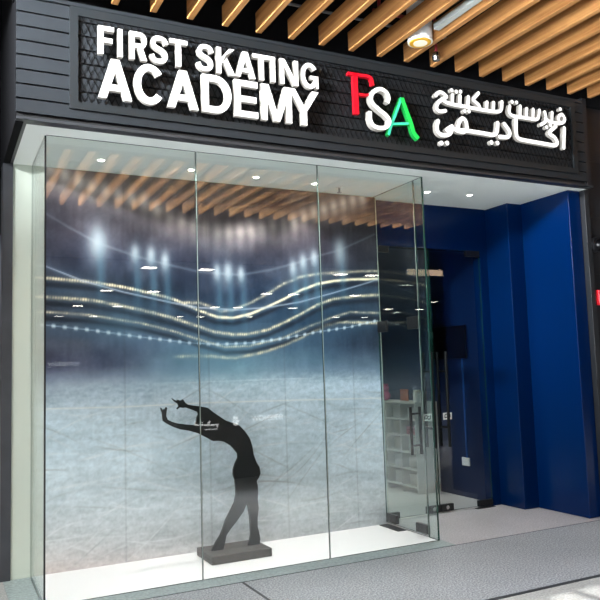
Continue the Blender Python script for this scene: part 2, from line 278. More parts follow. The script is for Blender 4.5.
# ------------------------------------------------------------------ helpers
class MB:
    """collects shapes, then links them as one mesh object"""
    def __init__(self):
        self.v, self.f, self.mi = [], [], []

    def add(self, vs, fs, mi=0):
        o = len(self.v)
        self.v += [tuple(p) for p in vs]
        self.f += [tuple(i + o for i in f) for f in fs]
        self.mi += [mi] * len(fs)

    def box(self, a, b, mi=0):
        x0, x1 = sorted((a[0], b[0])); y0, y1 = sorted((a[1], b[1])); z0, z1 = sorted((a[2], b[2]))
        self.add([(x0, y0, z0), (x1, y0, z0), (x1, y1, z0), (x0, y1, z0), (x0, y0, z1), (x1, y0, z1), (x1, y1, z1), (x0, y1, z1)],
                 [(0, 3, 2, 1), (4, 5, 6, 7), (0, 1, 5, 4), (1, 2, 6, 5), (2, 3, 7, 6), (3, 0, 4, 7)], mi)

    def cyl(self, c, r, h, n=24, axis='Z', r2=None, mi=0):
        r2 = r if r2 is None else r2
        vs = []
        for k, (rr, t) in enumerate(((r, 0), (r2, h))):
            for i in range(n):
                a = 2 * math.pi * i / n
                p = (rr * math.cos(a), rr * math.sin(a), t)
                if axis == 'Y': p = (p[0], p[2], p[1])
                if axis == 'X': p = (p[2], p[0], p[1])
                vs.append((c[0] + p[0], c[1] + p[1], c[2] + p[2]))
        fs = [(i, (i + 1) % n, n + (i + 1) % n, n + i) for i in range(n)]
        fs += [tuple(range(n))[::-1], tuple(range(n, 2 * n))]
        self.add(vs, fs, mi)

    def tube(self, pts, r, n=8, mi=0):
        P = [Vector(p) for p in pts]
        rings = []
        for i, p in enumerate(P):
            t = (P[min(i + 1, len(P) - 1)] - P[max(i - 1, 0)]).normalized()
            u = t.cross(Vector((0, 0, 1)))
            if u.length < 1e-3: u = t.cross(Vector((0, 1, 0)))
            u.normalize(); w = t.cross(u)
            rings.append([p + (u * math.cos(2 * math.pi * k / n) + w * math.sin(2 * math.pi * k / n)) * r for k in range(n)])
        vs = [tuple(q) for R in rings for q in R]
        fs = []
        for i in range(len(P) - 1):
            for k in range(n):
                fs.append((i * n + k, i * n + (k + 1) % n, (i + 1) * n + (k + 1) % n, (i + 1) * n + k))
        fs += [tuple(range(n)), tuple(range((len(P) - 1) * n, len(P) * n))[::-1]]
        self.add(vs, fs, mi)

    def quad_prism(self, q, y0, y1, face=0, side=1):
        """q: polygon (x, z); front at y0, back at y1"""
        n = len(q)
        vs = [(x, y0, z) for x, z in q] + [(x, y1, z) for x, z in q]
        self.add(vs, [tuple(range(n))], face)
        self.add(vs, [tuple(range(2 * n - 1, n - 1, -1))] + [(i, n + i, n + (i + 1) % n, (i + 1) % n) for i in range(n)], side)

    def stroke(self, pts, w, y0, y1, face=0, side=1, smooth=True, taper=None):
        P = smooth_line(pts) if smooth and len(pts) > 2 else [Vector(p) for p in pts]
        n = len(P)
        L, R = [], []
        for i, p in enumerate(P):
            a = (P[i] - P[i - 1]).normalized() if i > 0 else None
            b = (P[i + 1] - P[i]).normalized() if i < n - 1 else None
            t = ((a or b) + (b or a)).normalized()
            nn = Vector((-t.y, t.x))
            m = 1.0
            if a and b:
                m = 1 / max(0.6, nn.dot(Vector((-a.y, a.x))))
            ww = w if taper is None else w * (taper[0] + (taper[1] - taper[0]) * i / (n - 1))
            L.append(p + nn * ww / 2 * m); R.append(p - nn * ww / 2 * m)
        vs = []
        for l, r in zip(L, R):
            vs += [(l.x, y0, l.y), (r.x, y0, r.y), (l.x, y1, l.y), (r.x, y1, r.y)]
        ff, sf = [], []
        for i in range(n - 1):
            a, b = 4 * i, 4 * i + 4
            ff.append((a, a + 1, b + 1, b))
            sf += [(a + 2, b + 2, b + 3, a + 3), (a, b, b + 2, a + 2), (a + 1, a + 3, b + 3, b + 1)]
        e = 4 * (n - 1)
        sf += [(0, 2, 3, 1), (e, e + 1, e + 3, e + 2)]
        self.add(vs, ff, face)
        self.add(vs, sf, side)

    def dot(self, c, r, y0, y1, face=0, side=1, n=16):
        self.quad_prism([(c[0] + r * math.cos(2 * math.pi * i / n), c[1] + r * math.sin(2 * math.pi * i / n)) for i in range(n)], y0, y1, face, side)

    def build(self, name, mats, parent=None, smooth=False, bevel=0.0, loc=None):
        me = bpy.data.meshes.new(name)
        me.from_pydata(self.v, [], self.f)
        mats = mats if isinstance(mats, (list, tuple)) else [mats]
        for m in mats:
            me.materials.append(m)
        me.polygons.foreach_set('material_index', [min(i, len(mats) - 1) for i in self.mi])
        bm = bmesh.new(); bm.from_mesh(me)
        bmesh.ops.recalc_face_normals(bm, faces=bm.faces)
        bm.to_mesh(me); bm.free()
        if smooth:
            me.shade_smooth()
            try:
                me.set_sharp_from_angle(angle=math.radians(40))
            except Exception:
                pass
        o = bpy.data.objects.new(name, me)
        COL.objects.link(o)
        if parent:
            o.parent = parent
            o.matrix_parent_inverse = Matrix.Translation(-Vector(parent.location)) if parent.type == 'EMPTY' else Matrix.Identity(4)
        if bevel:
            b = o.modifiers.new('soft_edges', 'BEVEL')
            b.width = bevel; b.segments = 2; b.limit_method = 'ANGLE'
        return o


def smooth_line(pts, k=6):
    P = [Vector(p) for p in pts]
    out = []
    for i in range(len(P) - 1):
        p0 = P[i - 1] if i else P[0] * 2 - P[1]
        p1, p2 = P[i], P[i + 1]
        p3 = P[i + 2] if i + 2 < len(P) else P[-1] * 2 - P[-2]
        for s in range(k):
            t = s / k
            out.append(0.5 * ((2 * p1) + (p2 - p0) * t + (2 * p0 - 5 * p1 + 4 * p2 - p3) * t * t + (3 * p1 - p0 - 3 * p2 + p3) * t ** 3))
    out.append(P[-1])
    return out


def tag(o, label, cat, group=None, kind=None):
    o['label'] = label; o['category'] = cat
    if group: o['group'] = group
    if kind: o['kind'] = kind
    return o


def thing(name, loc, label, cat, group=None):
    o = bpy.data.objects.new(name, None)
    COL.objects.link(o)
    o.location = loc
    o.empty_display_size = 0.1
    return tag(o, label, cat, group)


def struct(o, label, cat):
    return tag(o, label, cat, None, 'structure')


def sbox(name, a, b, mat, label, cat, bevel=0.0):
    m = MB(); m.box(a, b)
    return struct(m.build(name, mat, bevel=bevel), label, cat)


def part_box(name, a, b, mat, parent, bevel=0.0):
    m = MB(); m.box(a, b)
    return m.build(name, mat, parent, bevel=bevel)


def copy_tree(o, parent=None):
    c = o.copy(); COL.objects.link(c)
    if parent:
        c.parent = parent
        c.matrix_parent_inverse = o.matrix_parent_inverse.copy()
    for ch in o.children:
        copy_tree(ch, c)
    return c


ZC = 3.162          # underside of the soffit
YG = 5.081          # front glass
YM = 5.886          # printed mural
XL, XR = 0.625, 3.806

# ------------------------------------------------------------------ setting: floors
sbox('floor', (-14, 0.4, -0.1), (24, 4.90, 0.0), M['terrazzo'], 'speckled grey terrazzo mall floor in front of the shop', 'floor')
sbox('floor_entrance', (XR + 0.03, 4.902, -0.1), (7.0, 6.0, 0.0), M['terrazzo_fine'], 'smooth grey entrance floor before the glass doors', 'floor')
sbox('floor_corner', (0.431, 4.902, -0.1), (XL - 0.006, 6.0, 0.0), M['kerb'], 'grey stone floor strip beside the glass display box', 'floor')
sbox('floor_display', (XL, YG + 0.02, -0.1), (XR, YM + 0.02, 0.004), M['white_floor'], 'white floor inside the glass display box', 'floor')
sbox('floor_shop', (0.5, 6.0, -0.1), (5.32, 11.0, 0.0), M['shop_floor'], 'pale floor inside the shop behind the doors', 'floor')
sbox('floor_neighbour', (-14, 4.902, -0.1), (0.43, 9.0, 0.0), M['tile_light'], 'pale floor beyond the dark column', 'floor')
sbox('floor_mall', (-14, -26, -0.1), (24, 0.4, 0.0), M['hall_floor'], 'pale floor of the mall hall', 'floor')
sbox('trim_1', (XL - 0.004, 4.902, -0.1), (XR + 0.03, YG + 0.02, 0.003), M['kerb'], 'pale grey stone kerb under the front glass', 'kerb')
sbox('trim_2', (3.0, 3.66, -0.05), (16, 3.70, 0.002), M['joint'], 'black metal strip let into the floor', 'trim')
sbox('trim_3', (-14, 4.893, -0.05), (6.9, 4.901, 0.001), M['joint'], 'thin dark joint along the shop front floor', 'trim')
sbox('trim_4', (1.925, 3.7, -0.05), (1.945, 4.893, 0.001), M['joint'], 'dark floor joint running towards the sculpture', 'trim')
m = MB(); m.box((3.02, 2.6, -0.05), (16, 3.658, 0.0015))
struct(m.build('floor_walkway', M['tile_light']), 'paler floor beyond the black metal strip', 'floor')

# ------------------------------------------------------------------ setting: walls, soffit, columns
sbox('wall_back', (0.482, YM + 0.004, 0), (3.835, 6.0, ZC), M['white_wall'], 'white wall beside and behind the printed mural', 'wall')
m = MB()
m.box((3.835, 5.985, 2.70), (5.3075, 6.10, ZC))          # over the doors
m.box((5.205, 5.985, 0.0), (5.3075, 6.10, 2.70))         # beside the doors
struct(m.build('wall_entrance', M['blue']), 'glossy blue wall around the glass doors', 'wall')
m = MB()
m.box((5.3075, 5.638, 0), (5.80, 6.10, ZC))
m.box((5.4945, 4.986, 0), (5.655, 5.638, ZC))
struct(m.build('wall_right', M['blue'], bevel=0.008), 'glossy blue side wall with a square pier', 'wall')
sbox('ceiling', (0.470, 4.904, ZC), (5.66, 6.15, ZC + 0.05), M['soffit'], 'white painted soffit over the display box and entrance', 'ceiling')
sbox('wall_left', (0.409, 5.87, 0), (0.482, 6.05, ZC), M['column'], 'narrow dark grey column at the end of the shop front', 'wall')
sbox('wall_neighbour', (-14, 6.3, 0), (0.409, 6.4, 4.2), M['neighbour'], 'brownish wall of the neighbouring unit', 'wall')
# fascia: boards, end return, channel under it
m = MB()
z = 3.217
m.box((0.418, 4.858, 3.17), (5.60, 5.0, 4.03), 1)
while z < 4.02:
    m.box((0.412, 4.832, z), (5.60, 4.86, min(z + 0.086, 4.03)), 0)
    z += 0.0985
struct(m.build('wall_front', [M['board'], M['board_gap']]), 'charcoal boarded fascia carrying the lit shop sign', 'wall')
sbox('wall_side', (0.4095, 4.862, 3.158), (0.46, 6.45, 4.75), M['matt_black'], 'black end face of the fascia', 'wall')
m = MB()
m.box((0.412, 4.816, ZC), (5.66, 4.904, ZC + 0.008))
m.box((0.412, 4.816, ZC + 0.008), (5.66, 4.824, ZC + 0.018))
m.box((0.460, 4.816, ZC - 0.001), (0.482, 5.90, ZC + 0.007))
struct(m.build('trim_5', M['channel']), 'dark metal channel edging the soffit', 'trim')
m = MB()
m.box((5.655, 4.93, 0), (5.715, 5.2, 4.03))
struct(m.build('trim_6', M['column_trim'], bevel=0.004), 'dark grey upright trim beside the blue wall', 'trim')
m = MB()
m.box((5.716, 4.96, 0), (6.6, 5.6, 4.03))
for k in range(7):
    m.box((5.716, 4.955, 0.05 + 0.57 * k), (6.6, 4.962, 0.05 + 0.57 * k + 0.54))
struct(m.build('wall_column', M['column_dark']), 'black clad column at the end of the shop front', 'wall')
sbox('trim_7', (5.60, 4.84, 3.17), (5.66, 4.90, 4.06), M['column_dark'], 'black upright closing the end of the fascia', 'trim')
# plenum above the slats
sbox('ceiling_plenum', (-1.9, -0.9, 4.75), (24, 6.4, 4.85), M['matt_black'], 'black ceiling void above the timber slats', 'ceiling')
sbox('wall_plenum', (0.40, 4.90, 4.03), (12, 5.0, 4.75), M['matt_black'], 'black upstand above the fascia', 'wall')
sbox('wall_plenum_edge', (-1.9, -0.95, 4.48), (24, -0.90, 4.85), M['matt_black'], 'black edge of the slatted ceiling', 'wall')
sbox('wall_neighbour_top', (-14, 6.18, 3.0), (0.4095, 6.3, 6.0), M['matt_black'], 'black upper wall over the neighbouring unit', 'wall')
# shop interior
sbox('wall_inside', (5.30, 6.10, 0), (5.42, 11.0, 3.2), M['blue_in'], 'blue wall inside the shop with a screen on it', 'wall')
sbox('wall_inside_back', (0.6, 11.0, 0), (5.42, 11.1, 3.2), M['blue_in'], 'blue wall at the far end of the shop', 'wall')
sbox('wall_inside_left', (0.6, 6.0, 0), (0.7, 11.0, 3.2), M['blue_in'], 'blue wall across the shop', 'wall')
sbox('ceiling_inside', (0.4, 6.1, 3.16), (5.42, 11.1, 3.25), M['matt_black'], 'dark ceiling inside the shop', 'ceiling')
# the hall behind the viewer, met only in the glass
sbox('ceiling_mall', (-14, -26, 4.02), (24, -5.6, 4.12), M['far_wall'], 'grey ceiling of the hall across the mall', 'ceiling')
sbox('wall_sky_block', (-14, -5.6, 4.0), (24, -5.5, 7.0), M['matt_black'], 'added dark wall over the hall ceiling edge, blocking sky reflections', 'wall')  # unseen wall added to keep bright sky out of the glass reflections
sbox('wall_mall_back', (-14, -26.2, 0), (24, -26, 4.12), M['far_wall'], 'grey wall at the far end of the hall', 'wall')
sbox('wall_mall_right', (23.9, -26, 0), (24, 5.6, 4.9), M['far_wall'], 'grey wall along the mall walk', 'wall')


# ------------------------------------------------------------------ glazing
def pane(name, a, b, axis, mat, parent=None):
    """sheet of glass with green edges; axis = thin direction"""
    m = MB(); m.box(a, b)
    k = 'XYZ'.index(axis)
    big = {'X': (3, 5), 'Y': (2, 4), 'Z': (0, 1)}[axis]
    m.mi = [0 if i in big else 1 for i in range(6)]
    return m.build(name, [mat, M['glass_edge']], parent)


SEAMS = (XL, 1.707, 2.752, XR)
for i in range(3):
    a, b = SEAMS[i], SEAMS[i + 1]
    o = pane('window_%d' % (i + 1), (a + 0.004, YG, 0.005), (b - 0.004, YG + 0.012, ZC - 0.001), 'Y', M['glass'])
    struct(o, ('end front pane of the display box, beside the white wall', 'middle front pane of the display box, in front of the sculpture',
               'front pane of the display box beside the entrance')[i], 'window')
for i, x in enumerate(SEAMS[1:3]):
    sbox('trim_%d' % (8 + i), (x - 0.0028, YG + 0.001, 0.005), (x + 0.0028, YG + 0.011, ZC), M['silicone'],
         ('pale seal between the front panes beside the sculpture', 'pale seal between the front panes near the entrance')[i], 'trim')
sbox('trim_10', (XL - 0.006, YG - 0.002, 0.0), (XL + 0.004, YG + 0.014, ZC - 0.02), M['black'], 'thin black corner bead of the glass box', 'trim')
o = pane('window_4', (XL - 0.005, YG + 0.016, 0.005), (XL + 0.007, YM, ZC - 0.001), 'X', M['glass'])
struct(o, 'glass end of the display box by the white wall', 'window')
# entrance side: fixed strip, overpanel, hinged access door
o = pane('window_5', (XR - 0.006, YG + 0.0, 0.005), (XR + 0.006, 5.216, ZC - 0.001), 'X', M['glass_side'])
struct(o, 'narrow fixed glass strip at the entrance corner', 'window')
o = pane('window_6', (XR - 0.006, 5.224, 1.945), (XR + 0.006, YM, ZC - 0.001), 'X', M['glass_side'])
struct(o, 'glass panel above the access door of the display box', 'window')
sbox('trim_11', (XR - 0.005, 5.217, 0.005), (XR + 0.005, 5.223, ZC), M['silicone'], 'pale upright glass joint beside the access door', 'trim')
d3 = thing('door_3', (XR, 5.88, 0), 'small glass access door in the side of the display box', 'door')
d3['kind'] = 'structure'
pane('glass_leaf', (XR - 0.006, 5.226, 0.02), (XR + 0.006, YM - 0.004, 1.94), 'X', M['glass_side'], d3)
for (ya, yb, za, zb) in ((5.74, 5.88, 1.82, 1.925), (5.226, 5.385, 1.82, 1.93), (5.70, 5.86, 0.03, 0.11), (5.226, 5.39, 0.03, 0.105)):
    part_box('patch_fitting', (XR - 0.018, ya, za), (XR + 0.018, yb, zb), M['black'], d3, 0.003)
h = MB()
for sx in (-0.05, 0.05):
    h.tube([(XR + sx, 5.345, 0.70), (XR + sx, 5.345, 1.12)], 0.013, 10)
for zz in (0.78, 1.06):
    h.tube([(XR - 0.05, 5.345, zz), (XR + 0.05, 5.345, zz)], 0.009, 8)
h.build('pull_handle', M['handle'], d3, smooth=True)
part_box('pivot_plate', (XR - 0.10, 5.55, 0.004), (XR - 0.012, 5.86, 0.010), M['black'], d3)


# main doors
def make_door(name, x0, x1, hx, label, hinge_right):
    d = thing(name, ((x0 + x1) / 2, 6.0, 0), label, 'door')
    d['kind'] = 'structure'
    pane('glass_leaf', (x0, 5.995, 0.012), (x1, 6.007, 2.692), 'Y', M['glass_door'], d)
    hx0 = x1 - 0.185 if hinge_right else x0
    fx0 = x0 if hinge_right else x1 - 0.16
    part_box('patch_fitting', (hx0, 5.982, 2.635), (hx0 + 0.185, 6.02, 2.70), M['black'], d, 0.003)
    part_box('patch_fitting', (hx0, 5.982, 0.008), (hx0 + 0.185, 6.02, 0.07), M['black'], d, 0.003)
    lock = part_box('patch_fitting', (fx0, 5.982, 0.012), (fx0 + 0.16, 6.02, 0.082), M['black'], d, 0.003)
    c = MB(); c.cyl((fx0 + 0.08, 5.978, 0.05), 0.02, 0.006, 16, 'Y'); c.build('lock_cylinder', M['chrome'], lock)
    h = MB()
    for yy in (5.93, 6.07):
        h.tube([(hx, yy, 0.655), (hx, yy, 1.62)], 0.016, 12)
    for zz in (0.85, 1.42):
        h.tube([(hx, 5.93, zz), (hx, 6.07, zz)], 0.010, 8)
    h.build('pull_handle', M['handle'], d, smooth=True)
    s = MB(); sx = hx + 0.036 if hinge_right else hx - 0.035
    s.box((sx - 0.055, 5.9915, 0.925), (sx + 0.055, 5.9945, 0.995))
    st = s.build('sticker', M['sticker'], d); st['label'] = 'white door sticker'
    k = MB()
    k.stroke([(sx - 0.035, 0.945), (sx - 0.03, 0.975), (sx - 0.01, 0.98), (sx - 0.005, 0.955), (sx - 0.03, 0.945)], 0.009, 5.9895, 5.9915, 0, 0)
    k.stroke([(sx + 0.0, 0.945), (sx + 0.02, 0.943), (sx + 0.032, 0.95), (sx + 0.034, 0.982)], 0.009, 5.9895, 5.9915, 0, 0)
    k.dot((sx + 0.014, 0.97), 0.006, 5.9895, 5.9915, 0, 0)
    k.build('sticker_lettering', M['sticker_ink'], st)
    return d


make_door('door_1', 3.842, 4.518, 4.452, 'glass entrance door behind the side of the display box', False)
make_door('door_2', 4.526, 5.200, 4.632, 'glass entrance door next to the blue pier', True)
sbox('trim_12', (4.95, 5.93, 0.0), (5.19, 5.98, 0.006), M['black'], 'black pivot plate in the floor at the entrance door', 'trim')

# ------------------------------------------------------------------ printed ice rink mural
def curve(name):
    a = np.array(CURVES[name])
    o = np.argsort(a[:, 0])
    return a[o, 0], a[o, 1]


def mural():
    x0, x1, z0, z1 = XL + 0.02, 3.822, 0.004, ZC - 0.004
    nx, nz = 420, 400
    gx = np.linspace(x0, x1, nx); gz = np.linspace(z0, z1, nz)
    X, Z = np.meshgrid(gx, gz)
    def lin(h):
        return np.array(srgb(h))
    cols = []
    for zs, hs in zip(MURAL_Z, MURAL_C):
        zs = np.array(zs)[::-1]
        cc = np.array([[int(h[i:i + 2], 16) / 255 for i in (0, 2, 4)] for h in hs])[::-1]
        cols.append(np.stack([np.interp(gz, zs, cc[:, k]) for k in range(3)], 1))
    cols = np.array(cols)                      # columns, nz, 3
    mx = np.array(MURAL_X)
    img = np.zeros((nz, nx, 3))
    for k in range(3):
        for j in range(nz):
            img[j, :, k] = np.interp(gx, mx, cols[:, j, k])
    rng = np.random.default_rng(3)

    def noise(sx, sz):
        a = rng.random((int(nz / sz) + 3, int(nx / sx) + 3))
        ix = np.arange(nx) / sx; iz = np.arange(nz) / sz
        fx = ix - ix.astype(int); fz = iz - iz.astype(int)
        fx = fx * fx * (3 - 2 * fx); fz = fz * fz * (3 - 2 * fz)
        i0 = ix.astype(int); j0 = iz.astype(int)
        A = a[np.ix_(j0, i0)]; B = a[np.ix_(j0, i0 + 1)]; C = a[np.ix_(j0 + 1, i0)]; D = a[np.ix_(j0 + 1, i0 + 1)]
        return (A * (1 - fx) + B * fx) * (1 - fz)[:, None] + (C * (1 - fx) + D * fx) * fz[:, None] - 0.5

    zi = np.interp(gx, *curve('icetop'))[None, :]
    ice = np.clip((zi - Z) / 0.10 + 0.5, 0, 1)[..., None]
    img += (noise(40, 25) * 0.10 + noise(14, 10) * 0.07 + noise(3, 18) * 0.035 + noise(2, 2) * 0.03)[..., None] * (1 - ice)
    img += (noise(60, 24) * 0.05 + noise(22, 4) * 0.05 + noise(4, 3) * 0.07 + noise(1.5, 1.5) * 0.07 + noise(9, 2) * 0.05)[..., None] * ice

    def glow(name, w, col, amt, mod=None, xa=-9, xb=99, soft=0.12):
        nonlocal img
        xs, zs = curve(name)
        zc = np.interp(gx, xs, zs)[None, :]
        a = np.exp(-((Z - zc) / w) ** 2) * amt
        fade = np.clip((gx - xa) / soft, 0, 1) * np.clip((xb - gx) / soft, 0, 1)
        a = a * fade[None, :]
        if mod is not None:
            a = a * mod
        a = np.clip(a, 0, 1)[..., None]
        img = img * (1 - a) + np.array(col) * a

    beads = (0.55 + 0.45 * np.sin(X * 2 * math.pi / 0.035)) * (0.8 + 0.8 * noise(3, 3))
    fine = (0.65 + 0.35 * np.sin(X * 2 * math.pi / 0.021)) * (0.9 + 0.7 * noise(4, 3))
    glow('haze', 0.16, (0.20, 0.32, 0.42), 0.30)
    glow('bead2', 0.10, (0.30, 0.44, 0.54), 0.32)
    for nm, w, am in (('gold1', 0.012, 1.0), ('gold2', 0.013, 0.75), ('gold3', 0.010, 0.55), ('gold4', 0.014, 0.80), ('bead1', 0.013, 0.55)):
        glow(nm, w * 2.2, (0.36, 0.38, 0.38), 0.25, None, xb=99, xa={'bead1': 1.75, 'gold4': 1.72}.get(nm, -9))
        glow(nm, w, (1.0, 0.94, 0.76), am * 1.25, fine * (0.6 + 0.9 * (noise(5, 2) + 0.5)), xa={'bead1': 1.75, 'gold4': 1.72}.get(nm, -9))
    # dark gaps between the tiers
    for nm, dz in (('gold1', -0.05), ('gold2', -0.05), ('gold3', -0.05)):
        xs, zs = curve(nm)
        a = np.exp(-((Z - np.interp(gx, xs, zs)[None, :] - dz) / 0.022) ** 2)[..., None] * 0.65
        img = img * (1 - a) + np.array((0.05, 0.07, 0.11)) * a
    glow('gold1', 0.009, (1.0, 0.95, 0.80), 0.85, None, xa=2.05)
    glow('whiteline', 0.006, (0.74, 0.78, 0.81), 0.75)
    glow('whiteline', 0.022, (0.4, 0.48, 0.58), 0.25)
    glow('bead2', 0.014, (0.86, 0.92, 0.95), 0.85, np.clip(np.sin(X * 2 * math.pi / 0.085) * 1.6 - 0.3, 0, 1))
    glow('bead2', 0.005, (0.75, 0.85, 0.9), 0.5)
    glow('wire', 0.012, (0.56, 0.60, 0.62), 0.32)
    glow('arch', 0.005, (0.6, 0.58, 0.58), 0.12)
    glow('scratch', 0.006, (0.90, 0.90, 0.86), 0.7)
    for a_, b_, c_, s_ in ((0.7, 0.62, 0.10, 0.8), (1.1, 0.95, -0.12, 0.5), (0.9, 0.5, 0.22, 0.5), (2.4, 1.0, 0.05, 0.5), (2.2, 0.45, -0.1, 0.5), (3.0, 0.7, 0.2, 0.5)):
        zc = b_ + (X - a_) * c_
        a = np.exp(-((Z - zc) / 0.010) ** 2) * np.clip((X - a_) / 0.2, 0, 1) * np.clip((a_ + 1.0 - X) / 0.4, 0, 1) * s_ * (0.5 + noise(5, 5))
        a = np.clip(a, 0, 1)[..., None]
        img = img * (1 - a * 0.5) + np.array((0.93, 0.93, 0.91)) * a * 0.5

    for k in range(150):
        sx, sz = rng.uniform(0.65, 3.8), rng.uniform(0.02, 1.30)
        ang = rng.normal(0.12, 0.5); ln = rng.uniform(0.08, 0.5); cv = rng.normal(0, 0.5)
        i0, i1 = max(0, int((sx - ln - x0) / (x1 - x0) * nx)), min(nx, int((sx + ln - x0) / (x1 - x0) * nx))
        if i1 - i0 < 3: continue
        u_ = gx[i0:i1] - sx
        zc = sz + u_ * math.tan(ang) * 0.6 + cv * u_ ** 2
        a = np.exp(-((gz[:, None] - zc[None, :]) / 0.006) ** 2) * np.clip(1 - np.abs(u_) / ln, 0, 1)[None, :] * rng.uniform(0.25, 0.7) * ice[:, i0:i1, 0]
        c_ = 0.90 if rng.random() < 0.7 else 0.58
        img[:, i0:i1] = img[:, i0:i1] * (1 - a[..., None]) + np.array((c_ - 0.02, c_, c_)) * a[..., None]

    def blob(cx, cz, rx, rz, col, amt):
        nonlocal img
        a = np.clip(np.exp(-((X - cx) / rx) ** 2 - ((Z - cz) / rz) ** 2) * amt, 0, 1)[..., None]
        img = img * (1 - a) + np.array(col) * a
    arch = np.array(CURVES['arch'])
    ax = np.arange(0.76, 3.72, 0.108)
    for cx in ax:
        cz = float(np.interp(cx, arch[:, 0], arch[:, 1]))
        blob(cx, cz, 0.050, 0.080, (0.90, 0.86, 0.82), 0.85 if cz > 2.86 else 0.5)
        blob(cx, cz - 0.1, 0.05, 0.10, (0.60, 0.57, 0.56), 0.3)
    for sx, sz, s in STARS:
        blob(sx, sz, 0.042 * s, 0.085 * s, (0.74, 0.77, 0.77), 0.9)
        blob(sx, sz - 0.03, 0.075 * s, 0.14 * s, (0.46, 0.52, 0.57), 0.5)
        blob(sx + 0.02, sz - 0.26, 0.035, 0.20, (0.34, 0.52, 0.60), 0.42)
        
    for cx, cz, r in ((2.0, 1.62, 0.35), (2.3, 1.55, 0.3), (1.3, 1.9, 0.25), (3.1, 1.62, 0.3), (1.75, 1.55, 0.3)):
        blob(cx, cz, r, 0.16, (0.36, 0.54, 0.62), 0.30)
    # paper joins
    for jx in (1.34, 2.06, 2.78, 3.50):
        a = np.exp(-((X - jx) / 0.006) ** 2)[..., None] * 0.16
        img = img * (1 - a) + np.array((0.20, 0.20, 0.22)) * a
    img = np.clip(img, 0.01, 1)
    l = np.where(img <= 0.04045, img / 12.92, ((img + 0.055) / 1.055) ** 2.4)
    l = np.clip(l * MURAL_GAIN, 0, 0.92)
    me = bpy.data.meshes.new('mural')
    vs = np.stack([X, np.full_like(X, YM - 0.002), Z], -1).reshape(-1, 3)
    idx = np.arange(nx * nz).reshape(nz, nx)
    q = np.stack([idx[:-1, :-1], idx[:-1, 1:], idx[1:, 1:], idx[1:, :-1]], -1).reshape(-1, 4)
    # a thin sheet: printed front plus a plain back
    n = len(vs)
    back = [(x0, YM + 0.002, z0), (x1, YM + 0.002, z0), (x1, YM + 0.002, z1), (x0, YM + 0.002, z1)]
    me.from_pydata(vs.tolist() + back, [], q.tolist() + [(n + 3, n + 2, n + 1, n)])
    ca = me.color_attributes.new('print', 'FLOAT_COLOR', 'POINT')
    rgba = np.ones((n + 4, 4), np.float32); rgba[:n, :3] = l.reshape(-1, 3)
    ca.data.foreach_set('color', rgba.ravel())
    m, nt, b = new_mat('mural_print')
    at = nt.nodes.new('ShaderNodeAttribute'); at.attribute_name = 'print'
    nt.links.new(at.outputs['Color'], b.inputs['Base Color'])
    b.inputs['Roughness'].default_value = 0.42
    b.inputs['Specular IOR Level'].default_value = 0.35
    me.materials.append(m)
    o = bpy.data.objects.new('mural', me)
    COL.objects.link(o)
    return tag(o, 'wide wall print of a floodlit ice rink behind the glass', 'mural')


MURAL_GAIN = np.array((1.0, 0.96, 0.98))
mural()

# ------------------------------------------------------------------ dancer cutout on its plinth
t = thing('dancer_sculpture', (2.14, 5.6, 0.004), 'black cutout sculpture of a dancer bending back, on a slab', 'sculpture')
f = MB(); f.quad_prism(FIGURE, 5.588, 5.612, 0, 0)
fo = f.build('figure', M['cutout'], t)
part_box('plinth', (1.89, 5.41, 0.005), (2.398, 5.775, 0.068), M['plinth'], t, 0.003)

# ------------------------------------------------------------------ timber slats
XS0 = 2.126
slat = None
def slat_label(i):
    n = ['first', 'second', 'third', 'fourth', 'fifth', 'sixth', 'seventh', 'eighth', 'ninth', 'tenth', 'eleventh', 'twelfth', 'thirteenth',
         'fourteenth', 'fifteenth', 'sixteenth', 'seventeenth', 'eighteenth', 'nineteenth', 'twentieth']
    k = i + 4
    if 0 <= k < 18:
        where = ('above the white lettering', 'above the red and green letters', 'above the Arabic lettering')[0 if k < 7 else (1 if k < 11 else 2)]
        return 'wooden ceiling slat %s, %s tip along the fascia' % (where, n[k])
    return None
for i in range(-14, 22):
    x = XS0 + 0.2712 * i
    if slat is None:
        m = MB(); m.box((-0.0225, -0.85, 0.0), (0.0225, 4.79, 0.155))
        slat = o = m.build('timber_slat', M['wood'], bevel=0.002)
    else:
        o = slat.copy(); COL.objects.link(o)
    o.location = (x, 0, 4.047)
    lab = slat_label(i)
    tag(o, lab or ('wooden ceiling slat over the walk beyond the black column' if i > 0 else 'wooden ceiling slat over the walk before the shop corner'),
        'slat', 'timber ceiling slats')

